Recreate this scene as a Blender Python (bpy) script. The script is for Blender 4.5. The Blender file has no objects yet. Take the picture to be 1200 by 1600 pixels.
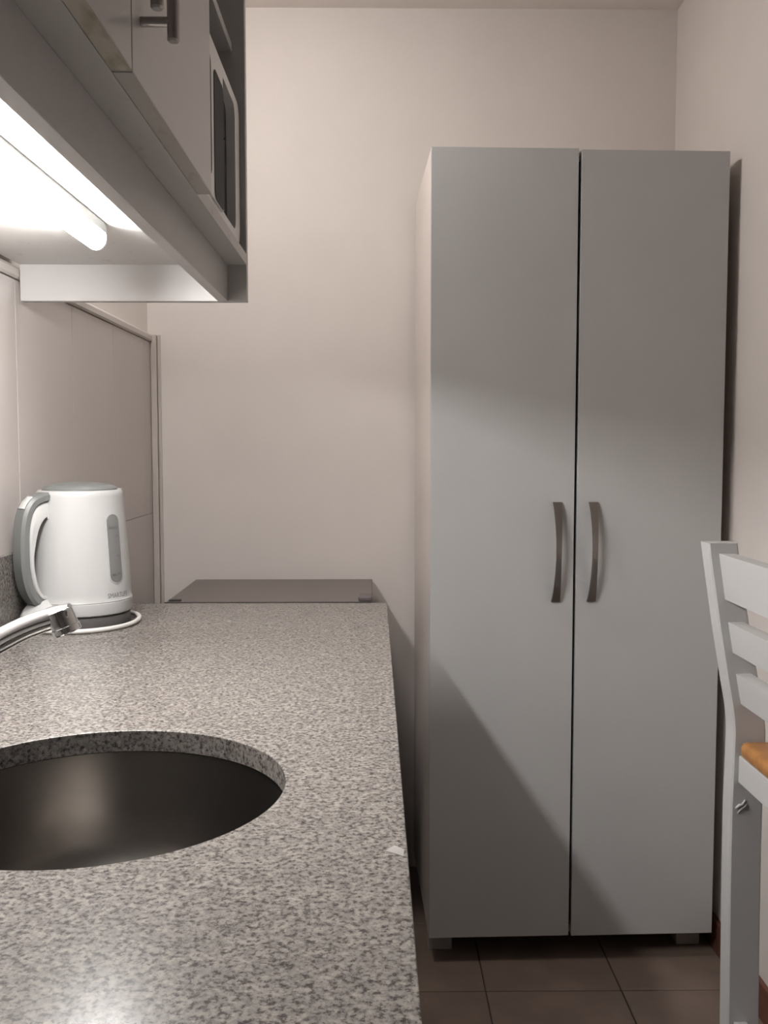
import bpy, bmesh, math, random
from mathutils import Vector, Matrix
random.seed(7)
S = bpy.context.scene
COL = S.collection
R = math.radians

# ------------------------------------------------------------------ camera, world, lights, exposure
cam_d = bpy.data.cameras.new('camera')
cam = bpy.data.objects.new('camera', cam_d); COL.objects.link(cam)
cam_d.sensor_fit = 'VERTICAL'; cam_d.sensor_height = 32.0
cam_d.lens = 1500.0 / 1600.0 * 32.0
cam_d.clip_start = 0.02
CAM_Z = 1.17
cam.location = (0, 0, CAM_Z)
cam.rotation_euler = (R(90) - math.atan(103 / 1500), 0, -math.atan(16 / 1500))
S.camera = cam

w = bpy.data.worlds.new('world'); S.world = w; w.use_nodes = True
w.node_tree.nodes['Background'].inputs[0].default_value = (1.0, 0.93, 0.86, 1)
w.node_tree.nodes['Background'].inputs[1].default_value = 0.02

LED_POWER = 212.0       # emission strength of the tube under the wall cabinet
LED_COLOR = (1.0, 0.98, 0.955)
CEILING_POWER = 32.0   # emission strength of the ceiling lamp above the camera
CEILING_COLOR = (1.0, 0.96, 0.92)

S.view_settings.view_transform = 'Standard'
S.view_settings.look = 'None'
S.view_settings.gamma = 1.0
S.view_settings.use_curve_mapping = False
S.view_settings.exposure = 0.0
S.cycles.caustics_reflective = False

# ------------------------------------------------------------------ dimensions read off the photograph (metres)
X_PAINT, X_TILE = -0.6045, -0.595
X_RIGHT, Y_BACK, Y_FRONT, Z_CEIL = 0.80, 2.60, -2.20, 2.315
Z_TOP = 0.87                       # worktop surface
X_EDGE, Y_END = 0.025, 1.825       # worktop front edge and far end

# ------------------------------------------------------------------ materials
def nt(name):
    m = bpy.data.materials.new(name); m.use_nodes = True
    n = m.node_tree.nodes; l = m.node_tree.links
    return m, n, l, n['Principled BSDF']

def plain(name, col, rough=0.5, metal=0.0, spec=0.5, var=0.06, scale=6.0, bump=0.0, bscale=120.0, coat=0.0):
    """one colour with a faint procedural mottling, optional fine relief"""
    m, n, l, b = nt(name)
    tc = n.new('ShaderNodeTexCoord'); no = n.new('ShaderNodeTexNoise')
    no.inputs['Scale'].default_value = scale; no.inputs['Detail'].default_value = 4
    l.new(tc.outputs['Object'], no.inputs['Vector'])
    r = n.new('ShaderNodeValToRGB')
    r.color_ramp.elements[0].position = 0.3; r.color_ramp.elements[1].position = 0.7
    r.color_ramp.elements[0].color = tuple(c * (1 - var) for c in col) + (1,)
    r.color_ramp.elements[1].color = tuple(min(1, c * (1 + var)) for c in col) + (1,)
    l.new(no.outputs['Fac'], r.inputs['Fac']); l.new(r.outputs['Color'], b.inputs['Base Color'])
    b.inputs['Roughness'].default_value = rough; b.inputs['Metallic'].default_value = metal
    b.inputs['Specular IOR Level'].default_value = spec
    if coat: b.inputs['Coat Weight'].default_value = coat; b.inputs['Coat Roughness'].default_value = 0.08
    if bump:
        n2 = n.new('ShaderNodeTexNoise'); n2.inputs['Scale'].default_value = bscale; n2.inputs['Detail'].default_value = 3
        bp = n.new('ShaderNodeBump'); bp.inputs['Strength'].default_value = bump; bp.inputs['Distance'].default_value = 0.002
        l.new(tc.outputs['Object'], n2.inputs['Vector']); l.new(n2.outputs['Fac'], bp.inputs['Height']); l.new(bp.outputs['Normal'], b.inputs['Normal'])
    return m

def granite():
    m, n, l, b = nt('granite')
    tc = n.new('ShaderNodeTexCoord')
    ns = n.new('ShaderNodeTexNoise'); ns.inputs['Scale'].default_value = 160; ns.inputs['Detail'].default_value = 3
    l.new(tc.outputs['Object'], ns.inputs['Vector'])
    sub = n.new('ShaderNodeVectorMath'); sub.operation = 'SUBTRACT'; sub.inputs[1].default_value = (0.5, 0.5, 0.5)
    l.new(ns.outputs['Color'], sub.inputs[0])
    sc = n.new('ShaderNodeVectorMath'); sc.operation = 'SCALE'; sc.inputs['Scale'].default_value = 0.006
    l.new(sub.outputs[0], sc.inputs[0])
    ad = n.new('ShaderNodeVectorMath'); ad.operation = 'ADD'
    l.new(tc.outputs['Object'], ad.inputs[0]); l.new(sc.outputs[0], ad.inputs[1])
    def cells(scale, stops):
        v = n.new('ShaderNodeTexVoronoi'); v.inputs['Scale'].default_value = scale
        l.new(ad.outputs[0], v.inputs['Vector'])
        sp = n.new('ShaderNodeSeparateColor'); l.new(v.outputs['Color'], sp.inputs['Color'])
        r = n.new('ShaderNodeValToRGB'); e = r.color_ramp.elements
        while len(e) > 1: e.remove(e[-1])
        e[0].position, e[0].color = stops[0][0], stops[0][1] + (1,)
        for p, c in stops[1:]:
            k = e.new(p); k.color = c + (1,)
        l.new(sp.outputs['Red'], r.inputs['Fac'])
        return r.outputs['Color']
    big = cells(170, [(0.0, (0.80, 0.79, 0.78)), (0.4, (0.95, 0.94, 0.93)), (1.0, (1.22, 1.20, 1.17))])
    g = n.new('ShaderNodeTexNoise'); g.inputs['Scale'].default_value = 235; g.inputs['Detail'].default_value = 5; g.inputs['Roughness'].default_value = 0.72
    l.new(tc.outputs['Object'], g.inputs['Vector'])
    gr = n.new('ShaderNodeValToRGB'); e = gr.color_ramp.elements
    e[0].position, e[0].color = 0.37, (0.040, 0.036, 0.034, 1)
    e[1].position, e[1].color = 0.66, (0.225, 0.211, 0.196, 1)
    for p, c in ((0.43, (0.076, 0.069, 0.066)), (0.475, (0.142, 0.131, 0.124)), (0.53, (0.177, 0.165, 0.155))):
        k = e.new(p); k.color = c + (1,)
    l.new(g.outputs['Fac'], gr.inputs['Fac'])
    small = gr.outputs['Color']
    mx = n.new('ShaderNodeMix'); mx.data_type = 'RGBA'; mx.blend_type = 'MULTIPLY'; mx.inputs[0].default_value = 1
    l.new(big, mx.inputs[6]); l.new(small, mx.inputs[7])
    l.new(mx.outputs[2], b.inputs['Base Color'])
    b.inputs['Roughness'].default_value = 0.24; b.inputs['Specular IOR Level'].default_value = 0.2
    bp = n.new('ShaderNodeBump'); bp.inputs['Strength'].default_value = 0.08; bp.inputs['Distance'].default_value = 0.001
    l.new(ns.outputs['Fac'], bp.inputs['Height']); l.new(bp.outputs['Normal'], b.inputs['Normal'])
    return m

def worn_board(name, col, stain, amount):
    """melamine edge with yellowed, scuffed patches"""
    m, n, l, b = nt(name)
    tc = n.new('ShaderNodeTexCoord'); mp = n.new('ShaderNodeMapping'); mp.inputs['Scale'].default_value = (60, 22, 60)
    no = n.new('ShaderNodeTexNoise'); no.inputs['Scale'].default_value = 1.0; no.inputs['Detail'].default_value = 6
    l.new(tc.outputs['Object'], mp.inputs['Vector']); l.new(mp.outputs[0], no.inputs['Vector'])
    r = n.new('ShaderNodeValToRGB'); e = r.color_ramp.elements
    e[0].position = amount; e[0].color = stain + (1,)
    e[1].position = amount + 0.2; e[1].color = col + (1,)
    l.new(no.outputs['Fac'], r.inputs['Fac']); l.new(r.outputs['Color'], b.inputs['Base Color'])
    b.inputs['Roughness'].default_value = 0.45
    return m

def wood():
    m, n, l, b = nt('honey_wood')
    tc = n.new('ShaderNodeTexCoord'); mp = n.new('ShaderNodeMapping'); mp.inputs['Scale'].default_value = (6, 70, 70)
    no = n.new('ShaderNodeTexNoise'); no.inputs['Scale'].default_value = 1.0; no.inputs['Detail'].default_value = 5
    l.new(tc.outputs['Object'], mp.inputs['Vector']); l.new(mp.outputs[0], no.inputs['Vector'])
    r = n.new('ShaderNodeValToRGB'); e = r.color_ramp.elements
    e[0].position = 0.3; e[0].color = (0.27, 0.115, 0.035, 1); e[1].position = 0.7; e[1].color = (0.42, 0.20, 0.065, 1)
    l.new(no.outputs['Fac'], r.inputs['Fac']); l.new(r.outputs['Color'], b.inputs['Base Color'])
    b.inputs['Roughness'].default_value = 0.35
    return m

def steel(name, col, rough, stretch, aniso=0.0):
    m, n, l, b = nt(name)
    tc = n.new('ShaderNodeTexCoord'); mp = n.new('ShaderNodeMapping'); mp.inputs['Scale'].default_value = stretch
    no = n.new('ShaderNodeTexNoise'); no.inputs['Scale'].default_value = 1.0; no.inputs['Detail'].default_value = 4
    l.new(tc.outputs['Object'], mp.inputs['Vector']); l.new(mp.outputs[0], no.inputs['Vector'])
    mr = n.new('ShaderNodeMapRange'); mr.inputs['To Min'].default_value = rough * 0.8; mr.inputs['To Max'].default_value = rough * 1.25
    l.new(no.outputs['Fac'], mr.inputs['Value']); l.new(mr.outputs[0], b.inputs['Roughness'])
    b.inputs['Base Color'].default_value = col + (1,); b.inputs['Metallic'].default_value = 1.0
    if aniso:
        tg = n.new('ShaderNodeTangent'); tg.direction_type = 'RADIAL'; tg.axis = 'Z'
        b.inputs['Anisotropic'].default_value = aniso; b.inputs['Anisotropic Rotation'].default_value = 0.25; l.remove(b.inputs['Roughness'].links[0]); b.inputs['Roughness'].default_value = rough; l.new(tg.outputs[0], b.inputs['Tangent'])
    return m

def glow(name, col, strength):
    m, n, l, b = nt(name)
    b.inputs['Base Color'].default_value = (0.9, 0.9, 0.9, 1)
    b.inputs['Emission Color'].default_value = col + (1,)
    b.inputs['Emission Strength'].default_value = strength
    return m

M = dict(
    wall=plain('wall_paint', (0.74, 0.692, 0.66), 0.75, var=0.02, bump=0.10, bscale=90),
    ceiling=plain('ceiling_paint', (0.82, 0.77, 0.735), 0.85, var=0.02),
    tile=plain('wall_tile_glaze', (0.47, 0.43, 0.41), 0.28, var=0.03, scale=3),
    grout=plain('grout', (0.36, 0.315, 0.29), 0.9),
    trim=plain('tile_trim', (0.52, 0.475, 0.445), 0.5),
    floor_tile=plain('floor_tile', (0.18, 0.135, 0.11), 0.45, var=0.18, scale=9),
    floor_grout=plain('floor_grout', (0.05, 0.036, 0.03), 0.9),
    baseboard=plain('terracotta_skirting', (0.14, 0.055, 0.035), 0.5, var=0.15, scale=14),
    granite=granite(),
    fleck=plain('pale_granite_grain', (0.27, 0.26, 0.245), 0.4),
    board=plain('melamine_grey', (0.47, 0.46, 0.455), 0.36, var=0.02),
    board_rail=plain('melamine_valance', (0.46, 0.45, 0.445), 0.4, var=0.02),
    board_door=plain('melamine_door', (0.56, 0.55, 0.545), 0.34, var=0.02),
    board_white=plain('melamine_white', (0.74, 0.735, 0.71), 0.45, var=0.02),
    board_worn=worn_board('melamine_scuffed', (0.54, 0.53, 0.515), (0.36, 0.33, 0.28), 0.16),
    edge_worn=worn_board('melamine_edge_yellowed', (0.50, 0.47, 0.40), (0.30, 0.26, 0.17), 0.36),
    edge_clean=worn_board('melamine_edge', (0.47, 0.45, 0.42), (0.30, 0.27, 0.21), 0.22),
    wardrobe=plain('wardrobe_melamine', (0.50, 0.50, 0.497), 0.42, var=0.02, bump=0.05, bscale=300),
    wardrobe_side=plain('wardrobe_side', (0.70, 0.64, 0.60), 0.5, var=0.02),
    dark=plain('gap_shade', (0.02, 0.018, 0.017), 0.8),  # near black: shade behind the wardrobe door gap, put into colour
    foot=plain('grey_plastic_foot', (0.40, 0.39, 0.38), 0.5),
    nickel=steel('brushed_nickel', (0.30, 0.275, 0.26), 0.32, (40, 40, 400)),
    bar_steel=steel('bar_handle_steel', (0.42, 0.40, 0.39), 0.30, (30, 30, 300)),
    chrome=steel('chrome', (0.80, 0.82, 0.84), 0.06, (20, 20, 20)),
    sink=steel('sink_steel', (0.215, 0.20, 0.185), 0.27, (6, 6, 6), 0.6),
    fridge=plain('fridge_grey', (0.15, 0.128, 0.12), 0.42, var=0.03),
    fridge_dark=plain('fridge_seal', (0.03, 0.025, 0.025), 0.5),
    hinge=plain('hinge_plastic', (0.13, 0.11, 0.11), 0.5),
    kettle_white=plain('kettle_white_plastic', (0.44, 0.438, 0.433), 0.28, var=0.01),
    kettle_grey=plain('kettle_grey_plastic', (0.135, 0.14, 0.136), 0.35, var=0.02),
    kettle_base=plain('kettle_base_plastic', (0.085, 0.08, 0.078), 0.45),
    gauge=plain('gauge_plastic', (0.17, 0.168, 0.165), 0.25, var=0.02),
    ink=plain('print_dark', (0.015, 0.015, 0.015), 0.6),
    ink_grey=plain('print_grey', (0.13, 0.125, 0.125), 0.6),
    cord=plain('cord_white', (0.52, 0.50, 0.48), 0.4),
    mw_white=plain('microwave_white', (0.66, 0.65, 0.64), 0.3, var=0.01),
    mw_glass=plain('microwave_glass', (0.012, 0.013, 0.016), 0.55, spec=0.15),
    mw_panel=plain('microwave_panel', (0.045, 0.053, 0.062), 0.5, spec=0.25),
    chair=plain('chair_white_paint', (0.45, 0.445, 0.44), 0.4, var=0.02, bump=0.06, bscale=60),
    wood=wood(),
    led=glow('led_diffuser', LED_COLOR, LED_POWER),
    lamp_shaded=plain('lamp_housing_shaded', (0.22, 0.22, 0.215), 0.5),  # batten housing in a darker grey, the shade on its side put into colour
    lamp_white=plain('lamp_housing', (0.8, 0.8, 0.79), 0.4),
    globe=glow('lamp_glass', CEILING_COLOR, CEILING_POWER),
)

# ------------------------------------------------------------------ helpers
ORG = {}
def bmnew(): return bmesh.new()

def box(bm, x0, x1, y0, y1, z0, z1, bev=0.0, seg=2):
    vs = [bm.verts.new(p) for p in ((x0, y0, z0), (x1, y0, z0), (x1, y1, z0), (x0, y1, z0), (x0, y0, z1), (x1, y0, z1), (x1, y1, z1), (x0, y1, z1))]
    fs = [bm.faces.new([vs[i] for i in q]) for q in ((3, 2, 1, 0), (4, 5, 6, 7), (0, 1, 5, 4), (1, 2, 6, 5), (2, 3, 7, 6), (3, 0, 4, 7))]
    if bev:
        es = list({e for f in fs for e in f.edges})
        bmesh.ops.bevel(bm, geom=es, offset=bev, segments=seg, affect='EDGES', profile=0.5)
    return bm

def bx(*a, **k): return box(bmnew(), *a, **k)

def prism(bm, pts, axis, a0, a1, bev=0.0):
    """extrude a closed 2-D outline along an axis ('x': pts=(y,z); 'y': pts=(x,z); 'z': pts=(x,y))"""
    def p3(p, a): return {'x': (a, p[0], p[1]), 'y': (p[0], a, p[1]), 'z': (p[0], p[1], a)}[axis]
    v0 = [bm.verts.new(p3(p, a0)) for p in pts]; v1 = [bm.verts.new(p3(p, a1)) for p in pts]
    n = len(pts); fs = [bm.faces.new(v0), bm.faces.new(v1[::-1])]
    for i in range(n):
        fs.append(bm.faces.new((v0[i], v1[i], v1[(i + 1) % n], v0[(i + 1) % n])))
    bmesh.ops.recalc_face_normals(bm, faces=fs)
    if bev:
        es = list({e for f in fs[:2] for e in f.edges})
        bmesh.ops.bevel(bm, geom=es, offset=bev, segments=2, affect='EDGES', profile=0.5)
    return bm

def rrect(u0, u1, v0, v1, r, n=6):
    out = []
    for cu, cv, a in ((u1 - r, v0 + r, -90), (u1 - r, v1 - r, 0), (u0 + r, v1 - r, 90), (u0 + r, v0 + r, 180)):
        for i in range(n + 1):
            t = R(a + 90 * i / n); out.append((cu + r * math.cos(t), cv + r * math.sin(t)))
    return out

def ring_prism(bm, outer, inner, axis, a0, a1):
    def p3(p, a): return {'x': (a, p[0], p[1]), 'y': (p[0], a, p[1]), 'z': (p[0], p[1], a)}[axis]
    n = len(outer); L = [[bm.verts.new(p3(p, a)) for p in pts] for pts, a in ((outer, a0), (outer, a1), (inner, a1), (inner, a0))]
    for k in range(4):
        A, B = L[k], L[(k + 1) % 4]
        for i in range(n):
            bm.faces.new((A[i], A[(i + 1) % n], B[(i + 1) % n], B[i]))
    bmesh.ops.recalc_face_normals(bm, faces=bm.faces[:])
    return bm

def tube(bm, pts, rad, seg=14, cap=True):
    """round tube along a polyline; rad a number or list"""
    pts = [Vector(p) for p in pts]; n = len(pts)
    rads = rad if isinstance(rad, (list, tuple)) else [rad] * n
    rings = []; prev = None
    for i, p in enumerate(pts):
        t = (pts[min(i + 1, n - 1)] - pts[max(i - 1, 0)]).normalized()
        if prev is None:
            a = t.orthogonal().normalized()
        else:
            a = (prev - t * prev.dot(t)).normalized()
        prev = a; b = t.cross(a)
        rings.append([bm.verts.new(p + (a * math.cos(2 * math.pi * k / seg) + b * math.sin(2 * math.pi * k / seg)) * rads[i]) for k in range(seg)])
    for i in range(n - 1):
        for k in range(seg):
            bm.faces.new((rings[i][k], rings[i][(k + 1) % seg], rings[i + 1][(k + 1) % seg], rings[i + 1][k]))
    if cap:
        bm.faces.new(rings[0][::-1]); bm.faces.new(rings[-1])
    return bm

def lathe(bm, prof, cx, cy, seg=64, close=False):
    """prof: list of (r, z) from bottom to top; r==0 makes a pole"""
    rings = []
    for r, z in prof:
        if r < 1e-6: rings.append([bm.verts.new((cx, cy, z))])
        else: rings.append([bm.verts.new((cx + r * math.cos(2 * math.pi * k / seg), cy + r * math.sin(2 * math.pi * k / seg), z)) for k in range(seg)])
    for A, B in zip(rings, rings[1:]):
        for k in range(seg):
            k2 = (k + 1) % seg
            if len(A) == 1 and len(B) == 1: continue
            if len(A) == 1: bm.faces.new((A[0], B[k2], B[k]))
            elif len(B) == 1: bm.faces.new((A[k], A[k2], B[0]))
            else: bm.faces.new((A[k], A[k2], B[k2], B[k]))
    bmesh.ops.recalc_face_normals(bm, faces=bm.faces[:])
    return bm

def smooth_path(pts, sub=8):
    P = [Vector(p) for p in pts]; out = []
    for i in range(len(P) - 1):
        p0, p1, p2, p3 = P[max(i - 1, 0)], P[i], P[i + 1], P[min(i + 2, len(P) - 1)]
        for k in range(sub):
            t = k / sub
            out.append(0.5 * ((2 * p1) + (p2 - p0) * t + (2 * p0 - 5 * p1 + 4 * p2 - p3) * t * t + (3 * p1 - p0 - 3 * p2 + p3) * t ** 3))
    out.append(P[-1]); return out

def obj(name, bm, mat, parent=None, org=None, smooth=False, label=None):
    """link the bmesh as one mesh object; vertices are given in the world (or in the parent's frame if that is rotated)"""
    o_ = Vector(org) if org is not None else (ORG[parent.name] if parent else Vector((0, 0, 0)))
    bmesh.ops.translate(bm, verts=bm.verts[:], vec=-o_)
    me = bpy.data.meshes.new(name); bm.to_mesh(me); bm.free()
    me.materials.append(M[mat] if isinstance(mat, str) else mat)
    if smooth:
        me.polygons.foreach_set('use_smooth', [True] * len(me.polygons))
        try: me.set_sharp_from_angle(angle=R(38))
        except Exception: pass
    o = bpy.data.objects.new(name, me); COL.objects.link(o)
    ORG[o.name] = o_
    if parent: o.parent = parent
    else: o.location = o_
    if label: o['label'] = label
    return o

def tag(o, label, cat, group=None):
    o['label'] = label; o['category'] = cat
    if group: o['group'] = group
    return o

def thing(name, loc, label, cat, rotz=0.0, group=None):
    o = bpy.data.objects.new(name, None); COL.objects.link(o)
    o.empty_display_size = 0.05
    o.location = loc; o.rotation_euler = (0, 0, rotz)
    ORG[o.name] = Vector((0, 0, 0)) if rotz else Vector(loc)
    return tag(o, label, cat, group)

def struct(name, bm, mat, label=None):
    o = obj(name, bm, mat); o['kind'] = 'structure'
    if label: o['label'] = label
    return o

def piece(name, mesh, loc, parent):
    """a repeated piece that shares its mesh data"""
    o = bpy.data.objects.new(name, mesh); COL.objects.link(o); o.parent = parent; o.location = loc
    return o

# ------------------------------------------------------------------ the room
T = 0.10
floor = struct('floor', bx(X_PAINT - T, X_RIGHT + T, Y_FRONT - T, Y_BACK + T, -T, -0.003), 'floor_grout', 'dark brown tiled floor')
struct('ceiling', bx(X_PAINT - T, X_RIGHT + T, Y_FRONT - T, Y_BACK + T, Z_CEIL, Z_CEIL + T), 'ceiling', 'plain pale ceiling')
wall_left = struct('wall_left', bx(X_PAINT - T, X_PAINT, Y_FRONT, Y_BACK, 0, Z_CEIL), 'wall', 'left wall, tiled behind the worktop and painted above')
struct('wall_back', bx(X_PAINT - T, X_RIGHT + T, Y_BACK, Y_BACK + T, 0, Z_CEIL), 'wall', 'pinkish beige painted back wall')
struct('wall_right', bx(X_RIGHT, X_RIGHT + T, Y_FRONT, Y_BACK, 0, Z_CEIL), 'wall', 'pinkish beige painted right wall')
struct('wall_front', bx(X_PAINT - T, X_RIGHT + T, Y_FRONT - T, Y_FRONT, 0, Z_CEIL), 'wall')
struct('baseboard_right', bx(X_RIGHT - 0.011, X_RIGHT, Y_FRONT, Y_BACK, 0, 0.075, bev=0.002), 'baseboard', 'dark terracotta skirting along the right wall')

# floor tiles, one object each, shared mesh
def tile_mesh(name, sx, sy, sz, mat, bev):
    bm = bx(0, sx, 0, sy, 0, sz, bev=bev, seg=1)
    me = bpy.data.meshes.new(name); bm.to_mesh(me); bm.free(); me.materials.append(M[mat]); return me
P = 0.2925; G = 0.0028
xs = [0.240 + P * k for k in range(-3, 3)]           # joints
ys = [1.987 + P * k for k in range(-14, 3)]
xj = [X_PAINT] + [x for x in xs if X_PAINT + .02 < x < X_RIGHT - .02] + [X_RIGHT]
yj = [Y_FRONT] + [y for y in ys if Y_FRONT + .02 < y < Y_BACK - .02] + [Y_BACK]
cache = {}
for x0, x1 in zip(xj, xj[1:]):
    for y0, y1 in zip(yj, yj[1:]):
        k = (round(x1 - x0, 4), round(y1 - y0, 4))
        if k not in cache: cache[k] = tile_mesh('floor_tile', k[0] - G, k[1] - G, 0.0032, 'floor_tile', 0.0008)
        piece('tile', cache[k], (x0 + G / 2, y0 + G / 2, -0.0032), floor)

# wall tiles on the left wall (30 x 45 cm, upright), over a grout bed
TY, TZ, GW = 0.300, 0.4555, 0.0016
bed = obj('grout_bed', bx(X_PAINT, X_TILE - 0.0016, -0.35, Y_BACK - 0.001, 0.535, 1.4465), 'grout', wall_left)
yj = [-0.35] + [1.92 + TY * k for k in range(-7, 3)] + [Y_BACK]
zj = [0.535, 0.9905, 1.446]
cache = {}
for y0, y1 in zip(yj, yj[1:]):
    if y1 - y0 < 0.02: continue
    for z0, z1 in zip(zj, zj[1:]):
        k = (round(y1 - y0, 4), round(z1 - z0, 4))
        if k not in cache:
            bm = bx(X_PAINT + 0.001, X_TILE, 0, k[0] - GW, 0, k[1] - GW, bev=0.0004, seg=1)
            me = bpy.data.meshes.new('wall_tile'); bm.to_mesh(me); bm.free(); me.materials.append(M['tile']); cache[k] = me
        piece('tile', cache[k], (0, y0 + GW / 2, z0 + GW / 2), wall_left)
# profile capping the tiles and the upright corner strip
bm = bmnew(); prism(bm, [(X_PAINT, 1.4475), (X_TILE + 0.002, 1.4475), (X_TILE + 0.006, 1.451), (X_TILE + 0.006, 1.462), (X_TILE - 0.001, 1.469), (X_PAINT, 1.469)], 'y', -0.35, Y_BACK)
t = struct('trim_1', bm, 'trim', 'pale profile strip capping the wall tiles')
bm = bmnew(); box(bm, X_TILE + 0.0006, X_TILE + 0.016, Y_BACK - 0.016, Y_BACK, 0, 1.466, bev=0.0015); box(bm, X_TILE + 0.0175, X_TILE + 0.025, Y_BACK - 0.007, Y_BACK, 0, 1.466, bev=0.001)
struct('trim_2', bm, 'trim', 'upright pale strip in the corner beside the tiles')

# ------------------------------------------------------------------ wardrobe
WX0, WX1, WY = 0.1237, 0.7722, 2.098
ang = math.atan2(0.019, WX1 - WX0)
W = thing('wardrobe', (WX0, WY, 0), 'tall light grey two-door wardrobe with bow handles in the far corner', 'wardrobe', rotz=ang)
ww = (WX1 - WX0) / math.cos(ang); wt = 1.8076; wb = 0.060; dth = 0.018; wd = 0.475
obj('side_panel', bx(0, 0.018, dth + .001, wd, wb, wt - 0.001, bev=0.0006, seg=1), 'wardrobe_side', W)
obj('side_panel', bx(ww - 0.018, ww, dth + .001, wd, wb, wt - 0.001, bev=0.0006, seg=1), 'wardrobe_side', W)
obj('top_panel', bx(0.018, ww - 0.018, dth + .001, wd, wt - 0.019, wt - 0.001), 'wardrobe_side', W)
obj('bottom_panel', bx(0.018, ww - 0.018, dth + .001, wd, wb, wb + 0.018), 'wardrobe_side', W)
obj('back_panel', bx(0.018, ww - 0.018, wd - 0.006, wd, wb + 0.018, wt - 0.019), 'wardrobe_side', W)
obj('partition', bx(ww / 2 - 0.009, ww / 2 + 0.009, dth + 0.012, wd - 0.006, wb + 0.018, wt - 0.019), 'dark', W)  # coloured near black so the gap between the doors looks shaded
gx = 0.4451 - WX0
doorL = obj('door', bx(0, gx - 0.0031, 0, dth, wb, wt + 0.0012, bev=0.0009), 'wardrobe', W)
doorR = obj('door', bx(gx + 0.0031, ww, 0, dth, wb - 0.001, wt - 0.001, bev=0.0009), 'wardrobe', W)
def bow_handle(par, x):
    # a flat strap that narrows and stands off the door in the middle, broad at both feet
    bm = bmnew(); z0, z1 = 0.826, 1.047; N = 24; rows = []
    for i in range(N + 1):
        t = i / N; s = math.sin(math.pi * t)
        z = z0 + (z1 - z0) * t; hw = 0.0100 - 0.0040 * s ** 0.8; out = -0.006 - 0.026 * s ** 0.75
        off = 0.002 * (t - 0.5)
        th = 0.006 - 0.0015 * s
        rows.append([bm.verts.new(p) for p in ((x + off - hw, out + th, z), (x + off - hw * 0.95, out, z), (x + off + hw * 0.95, out, z), (x + off + hw, out + th, z))])
    for A, B in zip(rows, rows[1:]):
        for k in range(4): bm.faces.new((A[k], A[(k + 1) % 4], B[(k + 1) % 4], B[k]))
    bm.faces.new(rows[0][::-1]); bm.faces.new(rows[-1])
    bmesh.ops.recalc_face_normals(bm, faces=bm.faces[:])
    obj('handle', bm, 'nickel', par, smooth=True, label='curved brushed metal bow handle')
bow_handle(doorL, 0.4030 - WX0); bow_handle(doorR, 0.4828 - WX0)
for fx in (0.004, ww - 0.060):
    for fy in (0.060, wd - 0.09):
        obj('foot', bx(fx, fx + 0.055, fy, fy + 0.05, 0.0, wb, bev=0.002), 'foot', W)

# ------------------------------------------------------------------ refrigerator beyond the worktop
F = thing('refrigerator', (-0.24, 2.38, 0), 'low dark grey refrigerator standing beyond the end of the worktop', 'refrigerator')
fz, fy0, fy1 = 0.812, 2.192, 2.572
obj('body', bx(-0.479, -0.058, fy0 + 0.004, fy1, 0.03, fz - 0.016, bev=0.004), 'fridge', F)
obj('top', bx(-0.479, -0.004, fy0 + 0.001, fy1, fz - 0.014, fz, bev=0.002), 'fridge', F)
obj('front_seal', bx(-0.481, -0.004, fy0 - 0.003, fy0 + 0.0008, fz - 0.022, fz + 0.0005, bev=0.001), 'fridge_dark', F)
obj('door', bx(-0.056, -0.004, fy0 + 0.004, fy1, 0.04, fz - 0.016, bev=0.006), 'fridge', F)
obj('hinge_cover', bx(-0.036, -0.004, fy0 + 0.006, fy0 + 0.062, fz, fz + 0.011, bev=0.003), 'hinge', F)
obj('hinge_cover', bx(-0.474, -0.446, fy0 + 0.012, fy0 + 0.022, fz, fz + 0.004, bev=0.001), 'fridge_dark', F)
for px, py in ((-0.45, 2.22), (-0.45, 2.54), (-0.09, 2.22), (-0.09, 2.54)):
    obj('foot', lathe(bmnew(), [(0, 0), (0.016, 0), (0.013, 0.03), (0, 0.03)], px, py, 16), 'fridge_dark', F)

# ------------------------------------------------------------------ worktop with round sink
SX, SY, SR = -0.2465, 0.832, 0.1675
def worktop_mesh():
    bm = bmnew(); x0, x1, y0, y1 = X_TILE + 0.0008, X_EDGE, -0.35, Y_END
    cor = [bm.verts.new((x, y, Z_TOP)) for x, y in ((x0, y0), (x1, y0), (x1, y1), (x0, y1))]
    es = [bm.edges.new((cor[i], cor[(i + 1) % 4])) for i in range(4)]
    N = 128; cir = [bm.verts.new((SX + SR * math.cos(2 * math.pi * k / N), SY + SR * math.sin(2 * math.pi * k / N), Z_TOP)) for k in range(N)]
    es += [bm.edges.new((cir[k], cir[(k + 1) % N])) for k in range(N)]
    bmesh.ops.triangle_fill(bm, use_beauty=True, use_dissolve=False, edges=es, normal=(0, 0, 1))
    for f in bm.faces:
        if f.normal.z < 0: f.normal_flip()
    r = bmesh.ops.extrude_face_region(bm, geom=bm.faces[:])
    vs = [g for g in r['geom'] if isinstance(g, bmesh.types.BMVert)]
    bmesh.ops.translate(bm, verts=vs, vec=(0, 0, -0.022))
    bmesh.ops.recalc_face_normals(bm, faces=bm.faces[:])
    top = [e for e in bm.edges if all(abs(v.co.z - Z_TOP) < 1e-6 for v in e.verts) and len(e.link_faces) == 2 and any(abs(f.normal.z) < 0.5 for f in e.link_faces)]
    bmesh.ops.bevel(bm, geom=top, offset=0.0010, segments=2, affect='EDGES', profile=0.5)
    return bm
WT = thing('worktop', (-0.28, 0.74, Z_TOP - 0.022), 'speckled grey granite worktop with a round sink cut-out', 'worktop')
obj('slab', worktop_mesh(), 'granite', WT)
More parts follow.
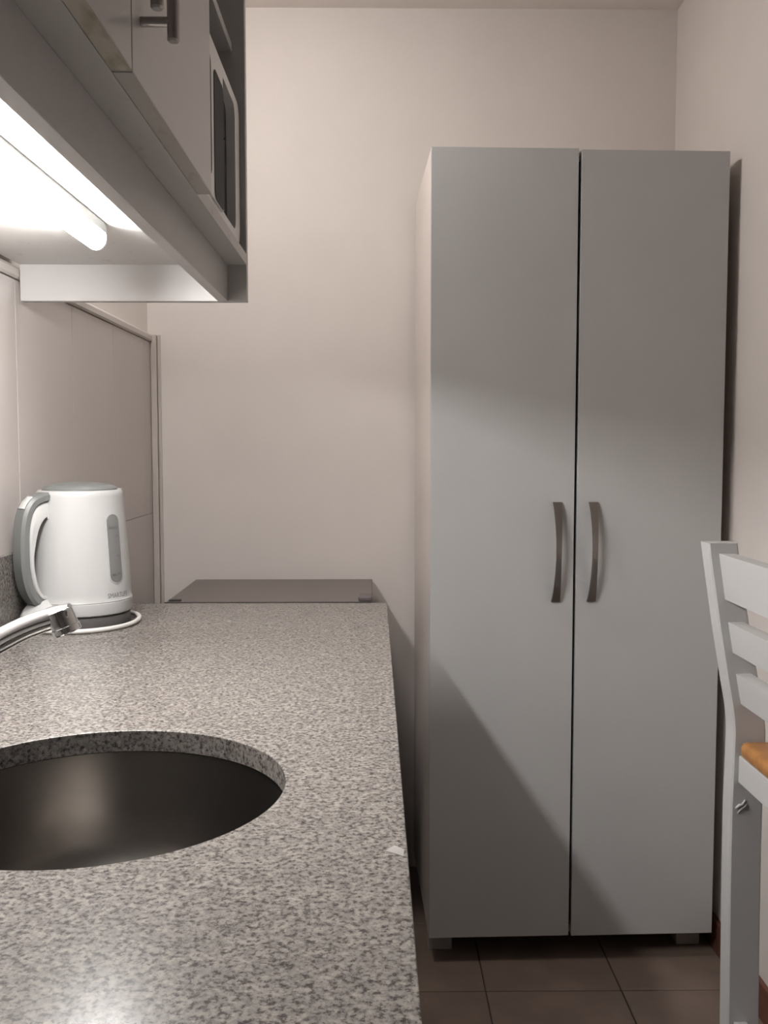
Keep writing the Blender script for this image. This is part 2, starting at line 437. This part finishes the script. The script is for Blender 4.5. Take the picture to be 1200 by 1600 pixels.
tag(obj('granite_upstand', bx(X_TILE + 0.0006, X_TILE + 0.0092, -0.35, Y_END, Z_TOP + 0.0003, 0.996, bev=0.0012), 'granite', org=(X_TILE + 0.005, 0.74, Z_TOP)), 'low granite upstand against the tiles behind the kettle', 'upstand')
bm = bmnew(); vs = [(0.0085, 0.694), (0.0155, 0.7035), (0.0225, 0.696), (0.0215, 0.684), (0.0165, 0.688)]
prism(bm, vs, 'z', Z_TOP - 0.001, Z_TOP + 0.00035)
obj('pale_grain', bm, 'fleck', WT, label='pale flake of stone at the worktop edge')

SK = thing('sink', (SX, SY, 0.70), 'round stainless steel sink bowl set under the granite worktop', 'sink')
prof = [(0.0, 0.695), (0.028, 0.695), (0.030, 0.700), (0.070, 0.702), (0.105, 0.706), (0.132, 0.716), (0.150, 0.732), (0.160, 0.755), (0.1655, 0.79), (0.1675, 0.83), (0.1685, 0.8470), (0.195, 0.8474)]
obj('bowl', lathe(bmnew(), prof, SX, SY, 96), 'sink', SK, smooth=True)
obj('drain', lathe(bmnew(), [(0, 0.7030), (0.022, 0.7030), (0.034, 0.7050), (0.037, 0.7040), (0.037, 0.7005)], SX, SY, 40), 'chrome', SK, smooth=True)

# base cabinet below the worktop
B = thing('base_cabinet', (-0.30, 0.74, 0), 'light grey base cabinet carrying the granite worktop', 'cabinet')
obj('plinth', bx(-0.56, -0.05, -0.34, Y_END - 0.01, 0, 0.10), 'board', B)
obj('bottom_panel', bx(-0.585, -0.020, -0.34, Y_END - 0.005, 0.10, 0.118), 'board', B)
for y in (-0.34, 0.38, 1.10, Y_END - 0.024):
    obj('side_panel', bx(-0.585, -0.020, y, y + 0.018, 0.118, Z_TOP - 0.0225), 'board', B)
for y0, y1 in ((-0.34, 0.387), (0.391, 1.107), (1.111, Y_END - 0.006)):
    ym = (y0 + y1) / 2
    for a, b_, s in ((y0, ym - 0.0015, -1), (ym + 0.0015, y1, 1)):
        d = obj('door', bx(-0.019, -0.001, a, b_, 0.104, Z_TOP - 0.027, bev=0.001), 'board', B)
        hy = ym + s * 0.035; bm = bmnew()
        tube(bm, [(0.0145, hy, 0.66), (0.0145, hy, 0.80)], 0.005)
        for z in (0.68, 0.78): tube(bm, [(-0.001, hy, z), (0.0145, hy, z)], 0.004)
        obj('handle', bm, 'bar_steel', d, smooth=True)

# ------------------------------------------------------------------ wall cabinet
CX, CY0, CY1 = -0.2113, 0.425, 1.6414
CZ0, CZR, CZ1 = 1.4707, 1.4108, 2.10
XB = X_PAINT + 0.0006
C = thing('wall_cabinet', (-0.40, 1.03, CZR), 'grey wall cabinet with two doors and an open microwave niche', 'cabinet')
# the far end panel drops below the cabinet and is notched round the tile cap
obj('end_panel', bx(X_TILE + 0.0075, CX, CY1 - 0.018, CY1, CZR, CZ1, bev=0.0006, seg=1), 'board', C, label='far end panel hanging below the cabinet')
obj('end_panel', bx(X_TILE + 0.0075, CX, CY0, CY0 + 0.018, CZR, CZ1), 'board', C)
obj('bottom_panel', bx(X_TILE + 0.0075, CX, CY0 + 0.018, CY1 - 0.0182, CZ0, CZ0 + 0.018, bev=0.0005, seg=1), 'board_worn', C, label='scuffed grey bottom board')
obj('top_panel', bx(X_TILE + 0.0075, CX, CY0 + 0.018, CY1 - 0.0182, CZ1 - 0.018, CZ1), 'board', C)
obj('back_panel', bx(X_TILE + 0.0075, X_TILE + 0.0135, CY0 + 0.018, CY1 - 0.0182, CZ0 + 0.018, CZ1 - 0.018), 'board', C)
obj('light_rail', bx(-0.2600, -0.2432, CY0 + 0.018, CY1 - 0.0184, CZR + 0.0002, CZ0 - 0.0002, bev=0.0006, seg=1), 'board_rail', C, label='grey valance hiding the lamp')
D2, D1 = (0.7985, 1.1745), (0.4265, 0.7955)
obj('partition', bx(X_TILE + 0.0135, CX, 1.156, 1.174, CZ0 + 0.018, CZ1 - 0.018), 'board', C)
obj('shelf', bx(X_TILE + 0.0135, -0.2325, 1.174, CY1 - 0.0182, 1.8145, 1.8285, bev=0.0005, seg=1), 'board', C)
for y0, y1, hy in ((D1[0], D1[1], 0.7680), (D2[0], D2[1], 0.8285)):
    d = obj('door', bx(CX + 0.0006, -0.1939, y0, y1, CZ0 + 0.0006, CZ1, bev=0.0008), 'board_door', C)
    obj('bottom_edge', bx(CX + 0.0010, -0.1945, y0 + 0.0005, y1 - 0.0005, CZ0 - 0.0002, CZ0 + 0.0012), 'edge_worn' if y0 < 0.6 else 'edge_clean', d, label='yellowed edge band under the cabinet door')
    bm = bmnew()
    tube(bm, [(-0.1668, hy, 1.5065), (-0.1668, hy, 1.5080), (-0.1668, hy, 1.688), (-0.1668, hy, 1.6895)], [0.0040, 0.0053, 0.0053, 0.0040], 20)
    for z in (1.5228, 1.673): tube(bm, [(-0.1937, hy, z), (-0.1668, hy, z)], 0.0042, 16)
    obj('handle', bm, 'bar_steel', d, smooth=True, label='steel bar handle')

# LED batten under the cabinet
L = thing('led_batten', (-0.377, 1.03, CZ0), 'glowing white LED batten fixed under the wall cabinet', 'lamp')
obj('housing', bx(-0.3905, -0.3620, 0.73, 1.330, 1.4572, CZ0 - 0.0003, bev=0.001), 'lamp_shaded', L)  # deep sides keep light off the board; their shade is in the colour
bm = bmnew(); prof = [(-0.3898, 1.4570)] + [(-0.3762 + 0.0136 * math.cos(R(a)), 1.4500 + 0.0145 * math.sin(R(a))) for a in range(180, 361, 15)] + [(-0.3627, 1.4570)]
prism(bm, prof, 'y', 0.734, 1.326)
obj('diffuser', bm, 'led', L, smooth=True, label='glowing diffuser')
for y0, y1 in ((0.729, 0.7338), (1.3262, 1.3312)):
    bm = bmnew(); prism(bm, [(x, z - 0.0004) for x, z in prof], 'y', y0, y1)
    obj('end_cap', bm, 'lamp_white', L)

# ------------------------------------------------------------------ microwave in the niche
MW = thing('microwave', (-0.40, 1.40, CZ0 + 0.018), 'white microwave oven with dark front in the open cabinet niche', 'microwave')
mz0, mz1, my0, my1, mxf = 1.500, 1.722, 1.190, 1.607, -0.2195
obj('case', bx(-0.560, -0.250, my0 + 0.004, my1 - 0.004, mz0 + 0.002, mz1 - 0.004, bev=0.006), 'mw_white', MW)
bm = bmnew(); prism(bm, rrect(my0, my1, mz0 - 0.004, mz1, 0.022), 'x', -0.250, -0.2335)
obj('front_plate', bm, 'mw_panel', MW, label='dark recessed front panel')
bm = bmnew(); ring_prism(bm, rrect(my0, my1, mz0 - 0.004, mz1, 0.024), rrect(my0 + 0.010, my1 - 0.046, mz0 + 0.012, mz1 - 0.016, 0.020), 'x', -0.2335, mxf)
obj('bezel', bm, 'mw_white', MW, smooth=True, label='white rounded bezel')
dr = obj('door', prism(bmnew(), rrect(my0 + 0.012, 1.4215, mz0 + 0.006, mz1 - 0.008, 0.012), 'x', -0.2330, -0.2165, bev=0.0015), 'mw_white', MW)
obj('window', prism(bmnew(), rrect(my0 + 0.03, 1.315, mz0 + 0.03, mz1 - 0.035, 0.014), 'x', -0.2164, -0.2158), 'mw_glass', dr)
obj('grip_recess', prism(bmnew(), rrect(1.338, 1.4190, mz0 + 0.008, mz1 - 0.040, 0.013), 'x', -0.2164, -0.2156), 'mw_glass', dr, label='dark glossy strip with rounded corners')
obj('dial', prism(bmnew(), [(1.492 + 0.036 * math.cos(R(a)), 1.644 + 0.036 * math.sin(R(a))) for a in range(0, 181, 12)], 'x', -0.2334, -0.2300), 'mw_glass', MW)
obj('button', bx(-0.2334, -0.2312, 1.456, 1.528, 1.573, 1.640, bev=0.001), 'mw_glass', MW)
for px, py in ((-0.52, 1.22), (-0.52, 1.57), (-0.28, 1.22), (-0.28, 1.57)):
    obj('foot', lathe(bmnew(), [(0, 1.4889), (0.010, 1.4889), (0.009, 1.502), (0, 1.502)], px, py, 12), 'mw_panel', MW)

# ------------------------------------------------------------------ kettle
KX, KY, KZ = -0.4990, 1.634, Z_TOP
view = math.atan2(-KY, -KX)                      # direction from the kettle to the camera
K = thing('electric_kettle', (KX, KY, KZ), 'white electric kettle with grey handle and lid on the worktop', 'kettle')
obj('power_base', lathe(bmnew(), [(0, KZ), (0.0790, KZ), (0.0800, KZ + 0.003), (0.0795, KZ + 0.017), (0.077, KZ + 0.0185), (0, KZ + 0.0185)], KX, KY, 72), 'kettle_base', K, smooth=True, label='dark grey round power base')
def krad(z):
    t = (z - 0.889) / (1.096 - 0.889); t = max(0, min(1, t))
    return 0.0830 - 0.0035 * t - 0.0098 * t ** 1.6
body_prof = [(0, 0.8892), (0.078, 0.8892), (0.0822, 0.892), (0.0834, 0.897), (0.0836, 0.9105), (0.0826, 0.9113), (0.0826, 0.9120), (0.0836, 0.9128)]
body_prof += [(krad(z), z) for z in [0.916 + 0.010 * i for i in range(18)]] + [(krad(1.094), 1.0935), (krad(1.094) - 0.0022, 1.0962), (0.064, 1.0965), (0, 1.0965)]
body = obj('body', lathe(bmnew(), body_prof, KX, KY, 96), 'kettle_white', K, smooth=True)
lid = obj('lid', lathe(bmnew(), [(0, 1.0962), (0.0615, 1.0962), (0.0612, 1.0990), (0.056, 1.1030), (0.043, 1.1068), (0.025, 1.1088), (0, 1.1094)], KX, KY, 72), 'kettle_grey', K, smooth=True, label='domed grey lid')
def kpt(a, r, z): return Vector((KX + r * math.cos(a), KY + r * math.sin(a), z))
# handle: broad grey outer strap with a white inner liner, pointing to the camera's left
ha = view - R(54)
def strap(name, path, hw, th, mat, par, edge=0.35, label=None):
    """path: list of (r, z) in the handle's radial plane, swept with half width hw and thickness th (inwards)"""
    P2 = smooth_path([(p[0], 0, p[1]) for p in path], 6); bm = bmnew(); rows = []
    side = Vector((-math.sin(ha), math.cos(ha), 0)); rad = Vector((math.cos(ha), math.sin(ha), 0))
    n = len(P2)
    for i, p in enumerate(P2):
        t = (P2[min(i + 1, n - 1)] - P2[max(i - 1, 0)]).normalized()
        nr = Vector((t.z, 0, -t.x))
        if nr.x < 0 and False: nr = -nr
        u = i / (n - 1); h = hw(u) if callable(hw) else hw; k = th(u) if callable(th) else th
        sec = [(-h, k), (-h, k * edge), (-h * 0.72, 0), (h * 0.72, 0), (h, k * edge), (h, k)]
        ring = []
        for s, d in sec:
            q = p - nr * d
            ring.append(bm.verts.new(Vector((KX, KY, 0)) + rad * q.x + Vector((0, 0, q.z)) + side * s))
        rows.append(ring)
    m = len(rows[0])
    for A, B_ in zip(rows, rows[1:]):
        for k in range(m): bm.faces.new((A[k], A[(k + 1) % m], B_[(k + 1) % m], B_[k]))
    bm.faces.new(rows[0][::-1]); bm.faces.new(rows[-1])
    bmesh.ops.recalc_face_normals(bm, faces=bm.faces[:])
    return obj(name, bm, mat, par, smooth=True, label=label)
outer = [(0.080, 0.905), (0.098, 0.912), (0.113, 0.935), (0.1205, 0.968), (0.1215, 1.005), (0.1195, 1.040), (0.112, 1.068), (0.098, 1.086), (0.078, 1.0935), (0.062, 1.0945)]
handle = strap('handle', outer, 0.0155, 0.013, 'kettle_grey', K, label='grey outer strap of the handle')
inner = [(0.080, 0.918), (0.091, 0.922), (0.102, 0.940), (0.1080, 0.970), (0.1090, 1.005), (0.1070, 1.036), (0.100, 1.060), (0.088, 1.075), (0.066, 1.0810)]
strap('liner', inner, lambda u: 0.0172 - 0.004 * max(0, u - 0.8) / 0.2, lambda u: 0.007 + 0.024 * max(0, u - 0.45) / 0.55, 'kettle_white', handle, label='white inner side of the handle')
strap('switch', [(0.1130, 1.0700), (0.106, 1.0805), (0.0965, 1.0890)], 0.0085, 0.004, 'kettle_white', handle, label='white thumb switch')
# white heel of the body under the handle
bm = bmnew(); side = Vector((-math.sin(ha), math.cos(ha), 0)); rad = Vector((math.cos(ha), math.sin(ha), 0)); rows = []
for r, h, z1 in ((0.070, 0.030, 0.925), (0.088, 0.027, 0.918), (0.100, 0.022, 0.906), (0.1085, 0.016, 0.897), (0.1115, 0.010, 0.893)):
    rows.append([bm.verts.new(Vector((KX, KY, 0)) + rad * r + side * s + Vector((0, 0, z))) for s, z in ((-h, 0.889), (h, 0.889), (h, (0.889 + 2 * z1) / 3), (h * 0.55, z1), (-h * 0.55, z1), (-h, (0.889 + 2 * z1) / 3))])
for A, B_ in zip(rows, rows[1:]):
    for k in range(6): bm.faces.new((A[k], A[(k + 1) % 6], B_[(k + 1) % 6], B_[k]))
bm.faces.new(rows[0][::-1]); bm.faces.new(rows[-1]); bmesh.ops.recalc_face_normals(bm, faces=bm.faces[:])
obj('heel', bm, 'kettle_white', K, smooth=True)
# spout lip opposite the handle
bm = bmnew(); sa = ha + math.pi
for z, out in ((1.058, 0.0), (1.078, 0.006), (1.0945, 0.014)):
    pass
rows = []
for z, out in ((1.050, 0.000), (1.070, 0.005), (1.085, 0.010), (1.0960, 0.015)):
    row = []
    for k in range(9):
        u = -1 + 2 * k / 8; a = sa + u * R(24)
        row.append(bm.verts.new(kpt(a, krad(z) - 0.001 + out * (1 - u * u), z)))
    rows.append(row)
for A, B_ in zip(rows, rows[1:]):
    for k in range(8): bm.faces.new((A[k], A[k + 1], B_[k + 1], B_[k]))
c = bm.verts.new(kpt(sa, 0.055, 1.0960))
for k in range(8): bm.faces.new((rows[-1][k], rows[-1][k + 1], c))
bmesh.ops.recalc_face_normals(bm, faces=bm.faces[:])
obj('spout', bm, 'kettle_white', K, smooth=True)
# water gauge: white rim and grey window, wrapped on the body
ga = view + R(43)
def wrapped(pts2, lift, mat, par, name, label=None, depth=0.0008):
    """pts2: closed outline of (arc length s, z); laid on the body as a thin plate"""
    bm = bmnew()
    A = [bm.verts.new(kpt(ga + s / krad(z), krad(z) + lift, z)) for s, z in pts2]
    B_ = [bm.verts.new(kpt(ga + s / krad(z), krad(z) + lift - depth, z)) for s, z in pts2]
    n = len(pts2); f = bm.faces.new(A)
    for i in range(n): bm.faces.new((A[i], B_[i], B_[(i + 1) % n], A[(i + 1) % n]))
    bmesh.ops.triangulate(bm, faces=[f])
    bmesh.ops.recalc_face_normals(bm, faces=bm.faces[:])
    return obj(name, bm, mat, par, label=label)
def strip_outline(hw, z0, z1, r, n=8):
    pts = []
    for cz, a0 in ((z0 + r, 180), (z1 - r, 0)):
        for i in range(n + 1):
            a = R(a0 + 180 * i / n); pts.append((hw * math.cos(a), cz + r * math.sin(a)))
        if a0 == 180:
            pts += [(hw, z0 + r + (z1 - z0 - 2 * r) * k / 10) for k in range(1, 10)]
        else:
            pts += [(-hw, z1 - r - (z1 - z0 - 2 * r) * k / 10) for k in range(1, 10)]
    return pts
# build the gauge as quad strips so that it follows the taper
def gauge_strip(hw, z0, z1, r, lift, name, mat, par, label=None):
    bm = bmnew(); rows = []; N = 40
    for i in range(N + 1):
        z = z0 + (z1 - z0) * (1 - math.cos(math.pi * i / N)) / 2
        d = max(0.0, (z0 + r) - z, z - (z1 - r)); h = hw * math.sqrt(max(0.0004, 1 - (d / r) ** 2))
        rows.append([bm.verts.new(kpt(ga + h * u / krad(z), krad(z) + lift, z)) for u in (-1, -0.6, -0.2, 0.2, 0.6, 1)])
    for A, B_ in zip(rows, rows[1:]):
        for k in range(5): bm.faces.new((A[k], A[k + 1], B_[k + 1], B_[k]))
    g = bmesh.ops.extrude_face_region(bm, geom=bm.faces[:])
    vs = [v for v in g['geom'] if isinstance(v, bmesh.types.BMVert)]
    for v in vs:
        d = Vector((v.co.x - KX, v.co.y - KY, 0)).normalized(); v.co -= d * (lift + 0.0006)
    bmesh.ops.recalc_face_normals(bm, faces=bm.faces[:])
    return obj(name, bm, mat, par, smooth=True, label=label)
rim = gauge_strip(0.0150, 0.9415, 1.0595, 0.0140, 0.0009, 'gauge_rim', 'kettle_white', K)
gauge = gauge_strip(0.0128, 0.9440, 1.0570, 0.0120, 0.0016, 'water_gauge', 'gauge', K, label='grey water level window')
def text_on(body_text, s0, z0, size, lift, mat, par, name, squeeze=1.0):
    cu = bpy.data.curves.new('txt', 'FONT'); cu.body = body_text; cu.size = size; cu.resolution_u = 2
    to = bpy.data.objects.new('txt', cu); COL.objects.link(to)
    bpy.context.view_layer.update()
    me = bpy.data.meshes.new_from_object(to.evaluated_get(bpy.context.evaluated_depsgraph_get()))
    bpy.data.objects.remove(to); bpy.data.curves.remove(cu)
    bm = bmnew(); bm.from_mesh(me); bpy.data.meshes.remove(me)
    for v in bm.verts:
        s, z = s0 + v.co.x * squeeze, z0 + v.co.y
        v.co = kpt(ga + s / krad(z), krad(z) + lift, z)
    return obj(name, bm, mat, par)
text_on('MAX', -0.0102, 1.0325, 0.0052, 0.0019, 'ink', gauge, 'lettering')
text_on('1.7', 0.0020, 1.0325, 0.0052, 0.0019, 'ink', gauge, 'lettering')
text_on('1.5', 0.0020, 1.0190, 0.0050, 0.0019, 'ink', gauge, 'lettering')
text_on('1.0', 0.0020, 0.9860, 0.0050, 0.0019, 'ink', gauge, 'lettering')
text_on('MIN', -0.0095, 0.9545, 0.0052, 0.0019, 'ink', gauge, 'lettering')
text_on('0.5', 0.0025, 0.9560, 0.0052, 0.0019, 'ink', gauge, 'lettering')
text_on('SMARTLIFE', -0.0195, 0.9185, 0.0112, 0.0004, 'ink_grey', body, 'lettering', squeeze=0.86)
# flex lying round the base
cp = []
for i in range(0, 25):
    a = view + R(-75 + 165 * i / 24); rr = 0.094 + 0.022 * (math.sin(math.pi * (0.15 + 0.85 * i / 24))) ** 2
    cp.append(kpt(a, rr, KZ + 0.0042))
cp += [kpt(view + R(105), 0.094, KZ + 0.0044), kpt(view + R(116), 0.083, KZ + 0.007), kpt(view + R(120), 0.0765, KZ + 0.009)]
obj('flex', tube(bmnew(), smooth_path(cp, 3), 0.0040, 12), 'cord', K, smooth=True, label='white flex lying round the base')

# ------------------------------------------------------------------ faucet
FX, FY = -0.515, 0.860
FA = thing('faucet', (FX, FY, Z_TOP), 'chrome faucet reaching out over the round sink', 'faucet')
obj('base_ring', lathe(bmnew(), [(0, Z_TOP + .0003), (0.028, Z_TOP + .0003), (0.028, Z_TOP + 0.006), (0.024, Z_TOP + 0.010), (0, Z_TOP + 0.010)], FX, FY, 40), 'chrome', FA, smooth=True)
obj('body', lathe(bmnew(), [(0, Z_TOP + 0.010), (0.0215, Z_TOP + 0.010), (0.0205, Z_TOP + 0.085), (0.018, Z_TOP + 0.094), (0, Z_TOP + 0.096)], FX, FY, 40), 'chrome', FA, smooth=True)
sp = smooth_path([(FX + 0.010, FY, 0.912), (-0.455, FY, 0.935), (-0.400, FY, 0.962), (-0.350, FY, 0.988), (-0.315, FY, 1.0060), (-0.285, FY, 1.0165), (-0.2730, FY, 1.0195)], 6)
obj('spout', tube(bmnew(), sp, [0.0125 - 0.0030 * i / (len(sp) - 1) for i in range(len(sp))], 24), 'chrome', FA, smooth=True)
ax = Vector((0.36, 0, -0.93)).normalized(); p0 = Vector((-0.2825, FY, 1.0185)); a = []; rr = []
for d, r in ((-0.006, 0.0085), (-0.0035, 0.0118), (0.004, 0.0122), (0.0115, 0.0122), (0.0120, 0.0130), (0.0170, 0.0130), (0.0180, 0.0120)):
    a.append(p0 + ax * d); rr.append(r)
obj('aerator', tube(bmnew(), a, rr, 32), 'chrome', FA, smooth=True)
lv = smooth_path([(FX, FY, 0.966), (FX, FY, 0.985), (FX + 0.004, FY + 0.004, 0.998)], 4)
obj('lever_stem', tube(bmnew(), lv, 0.011, 20), 'chrome', FA, smooth=True)
obj('lever', bx(FX - 0.012, FX + 0.012, FY - 0.085, FY + 0.012, 0.996, 1.006, bev=0.004), 'chrome', FA, smooth=True)

# ------------------------------------------------------------------ bar chair
CH = thing('bar_chair', (0.64, 1.13, 0), 'white ladder-back bar chair with honey wood seat', 'chair')
PY = 1.300; PT = 0.033; NY = 0.945          # far post near face, post thickness, near post near face
prof = [(0.0, 0.5050), (0.354, 0.5000), (0.55, 0.4975), (0.67, 0.4970), (0.735, 0.4983), (0.775, 0.4988), (0.800, 0.4965), (0.8145, 0.4940), (0.845, 0.4882), (0.922, 0.4746), (0.98, 0.4655), (1.020, 0.4592), (1.0375, 0.4570)]
def pleft(z):
    for (z0, x0), (z1, x1) in zip(prof, prof[1:]):
        if z0 <= z <= z1: return x0 + (x1 - x0) * (z - z0) / (z1 - z0)
    return prof[-1][1]
def pwid(z): return 0.0445 if z < 0.78 else 0.0445 - 0.004 * (z - 0.78) / 0.26
zz = [0, 0.2, 0.354, 0.55, 0.67, 0.735] + [0.76 + 0.012 * i for i in range(24)]
zz = [z for z in zz if z < 1.035] + [1.0375]
sp_ = smooth_path([(pleft(z), 0, z) for z in zz], 2)
def post(y):
    left = [(p.x, p.z) for p in sp_]; right = [(p.x + pwid(p.z), p.z) for p in sp_]
    bm = bmnew(); rows = []
    for (xl, z), (xr, _) in zip(left, right):
        b_ = 0.0022
        rows.append([bm.verts.new(q) for q in ((xl + b_, y, z), (xr - b_, y, z), (xr, y + b_, z), (xr, y + PT - b_, z), (xr - b_, y + PT, z), (xl + b_, y + PT, z), (xl, y + PT - b_, z), (xl, y + b_, z))])
    for A, B_ in zip(rows, rows[1:]):
        for k in range(8): bm.faces.new((A[k], A[(k + 1) % 8], B_[(k + 1) % 8], B_[k]))
    bm.faces.new(rows[0][::-1]); bm.faces.new(rows[-1]); bmesh.ops.recalc_face_normals(bm, faces=bm.faces[:])
    return bm
for y in (PY, NY - PT): obj('back_post', post(y), 'chair', CH)
for z1, z0 in ((1.0235, 0.9600), (0.9290, 0.8862), (0.8570, 0.8145)):
    bm = bmnew(); N = 6; L_ = []; Rr = []
    for i in range(N + 1):
        z = z0 + (z1 - z0) * i / N; L_.append((pleft(z) + 0.0130, z)); Rr.append((pleft(z) + 0.0340, z))
    prism(bm, L_ + Rr[::-1], 'y', NY - 0.0005, PY + 0.0005)
    obj('slat', bm, 'chair', CH)
# seat, rounded front and back edges, notched between the posts
bm = bmnew(); prism(bm, rrect(0.5035, 0.782, NY - 0.020, PY - 0.004, 0.012), 'z', 0.7420, 0.7640, bev=0.0075)
obj('seat', bm, 'wood', CH, smooth=True, label='honey coloured wooden seat')
obj('apron', bx(0.5060, 0.5240, NY, PY, 0.7040, 0.7418, bev=0.001), 'chair', CH)
obj('apron', bx(0.7560, 0.7740, NY, PY, 0.7040, 0.7418, bev=0.001), 'chair', CH)
for y in (NY - 0.022, PY + 0.004): obj('apron', bx(0.5420, 0.7450, y, y + 0.018, 0.7040, 0.7418, bev=0.001), 'chair', CH)
for y in (PY, NY - PT): obj('front_leg', bx(0.7450, 0.7830, y, y + PT, 0.0, 0.7418, bev=0.002), 'chair', CH)
obj('stretcher', bx(0.5080, 0.5270, NY, PY, 0.330, 0.3580, bev=0.001), 'chair', CH)
obj('stretcher', bx(0.7550, 0.7740, NY, PY, 0.230, 0.258, bev=0.001), 'chair', CH)
for y in (NY - 0.024, PY + 0.006): obj('stretcher', bx(0.5430, 0.7460, y, y + 0.020, 0.280, 0.308, bev=0.001), 'chair', CH)
# dried drip of paint on the inner face of the far post
bm = bmnew()
tube(bm, [(0.5035, PY - 0.0004, 0.667), (0.5085, PY - 0.0012, 0.6715), (0.5125, PY - 0.0012, 0.6725), (0.5165, PY - 0.0004, 0.679)], [0.0012, 0.0022, 0.0018, 0.001], 8)
tube(bm, [(0.5065, PY - 0.0004, 0.660), (0.5105, PY - 0.0012, 0.666), (0.5160, PY - 0.0012, 0.6700), (0.5185, PY - 0.0004, 0.6735)], [0.0010, 0.0016, 0.0018, 0.001], 8)
obj('paint_drip', bm, 'chair', CH, smooth=True)

# ------------------------------------------------------------------ flat ceiling lamp over the walkway, just out of the frame
LX, LY = -0.34, 1.79
CL = thing('ceiling_lamp', (LX, LY, Z_CEIL), 'flat round white ceiling lamp', 'lamp')
obj('rim', lathe(bmnew(), [(0.150, Z_CEIL - 0.026), (0.162, Z_CEIL - 0.026), (0.165, Z_CEIL - 0.020), (0.165, Z_CEIL - 0.0005), (0, Z_CEIL - 0.0005)], LX, LY, 56), 'lamp_white', CL, smooth=True)
obj('diffuser', lathe(bmnew(), [(0, Z_CEIL - 0.112), (0.06, Z_CEIL - 0.106), (0.11, Z_CEIL - 0.084), (0.140, Z_CEIL - 0.050), (0.1495, Z_CEIL - 0.0255), (0.1495, Z_CEIL - 0.021), (0, Z_CEIL - 0.021)], LX, LY, 56), 'globe', CL, smooth=True)
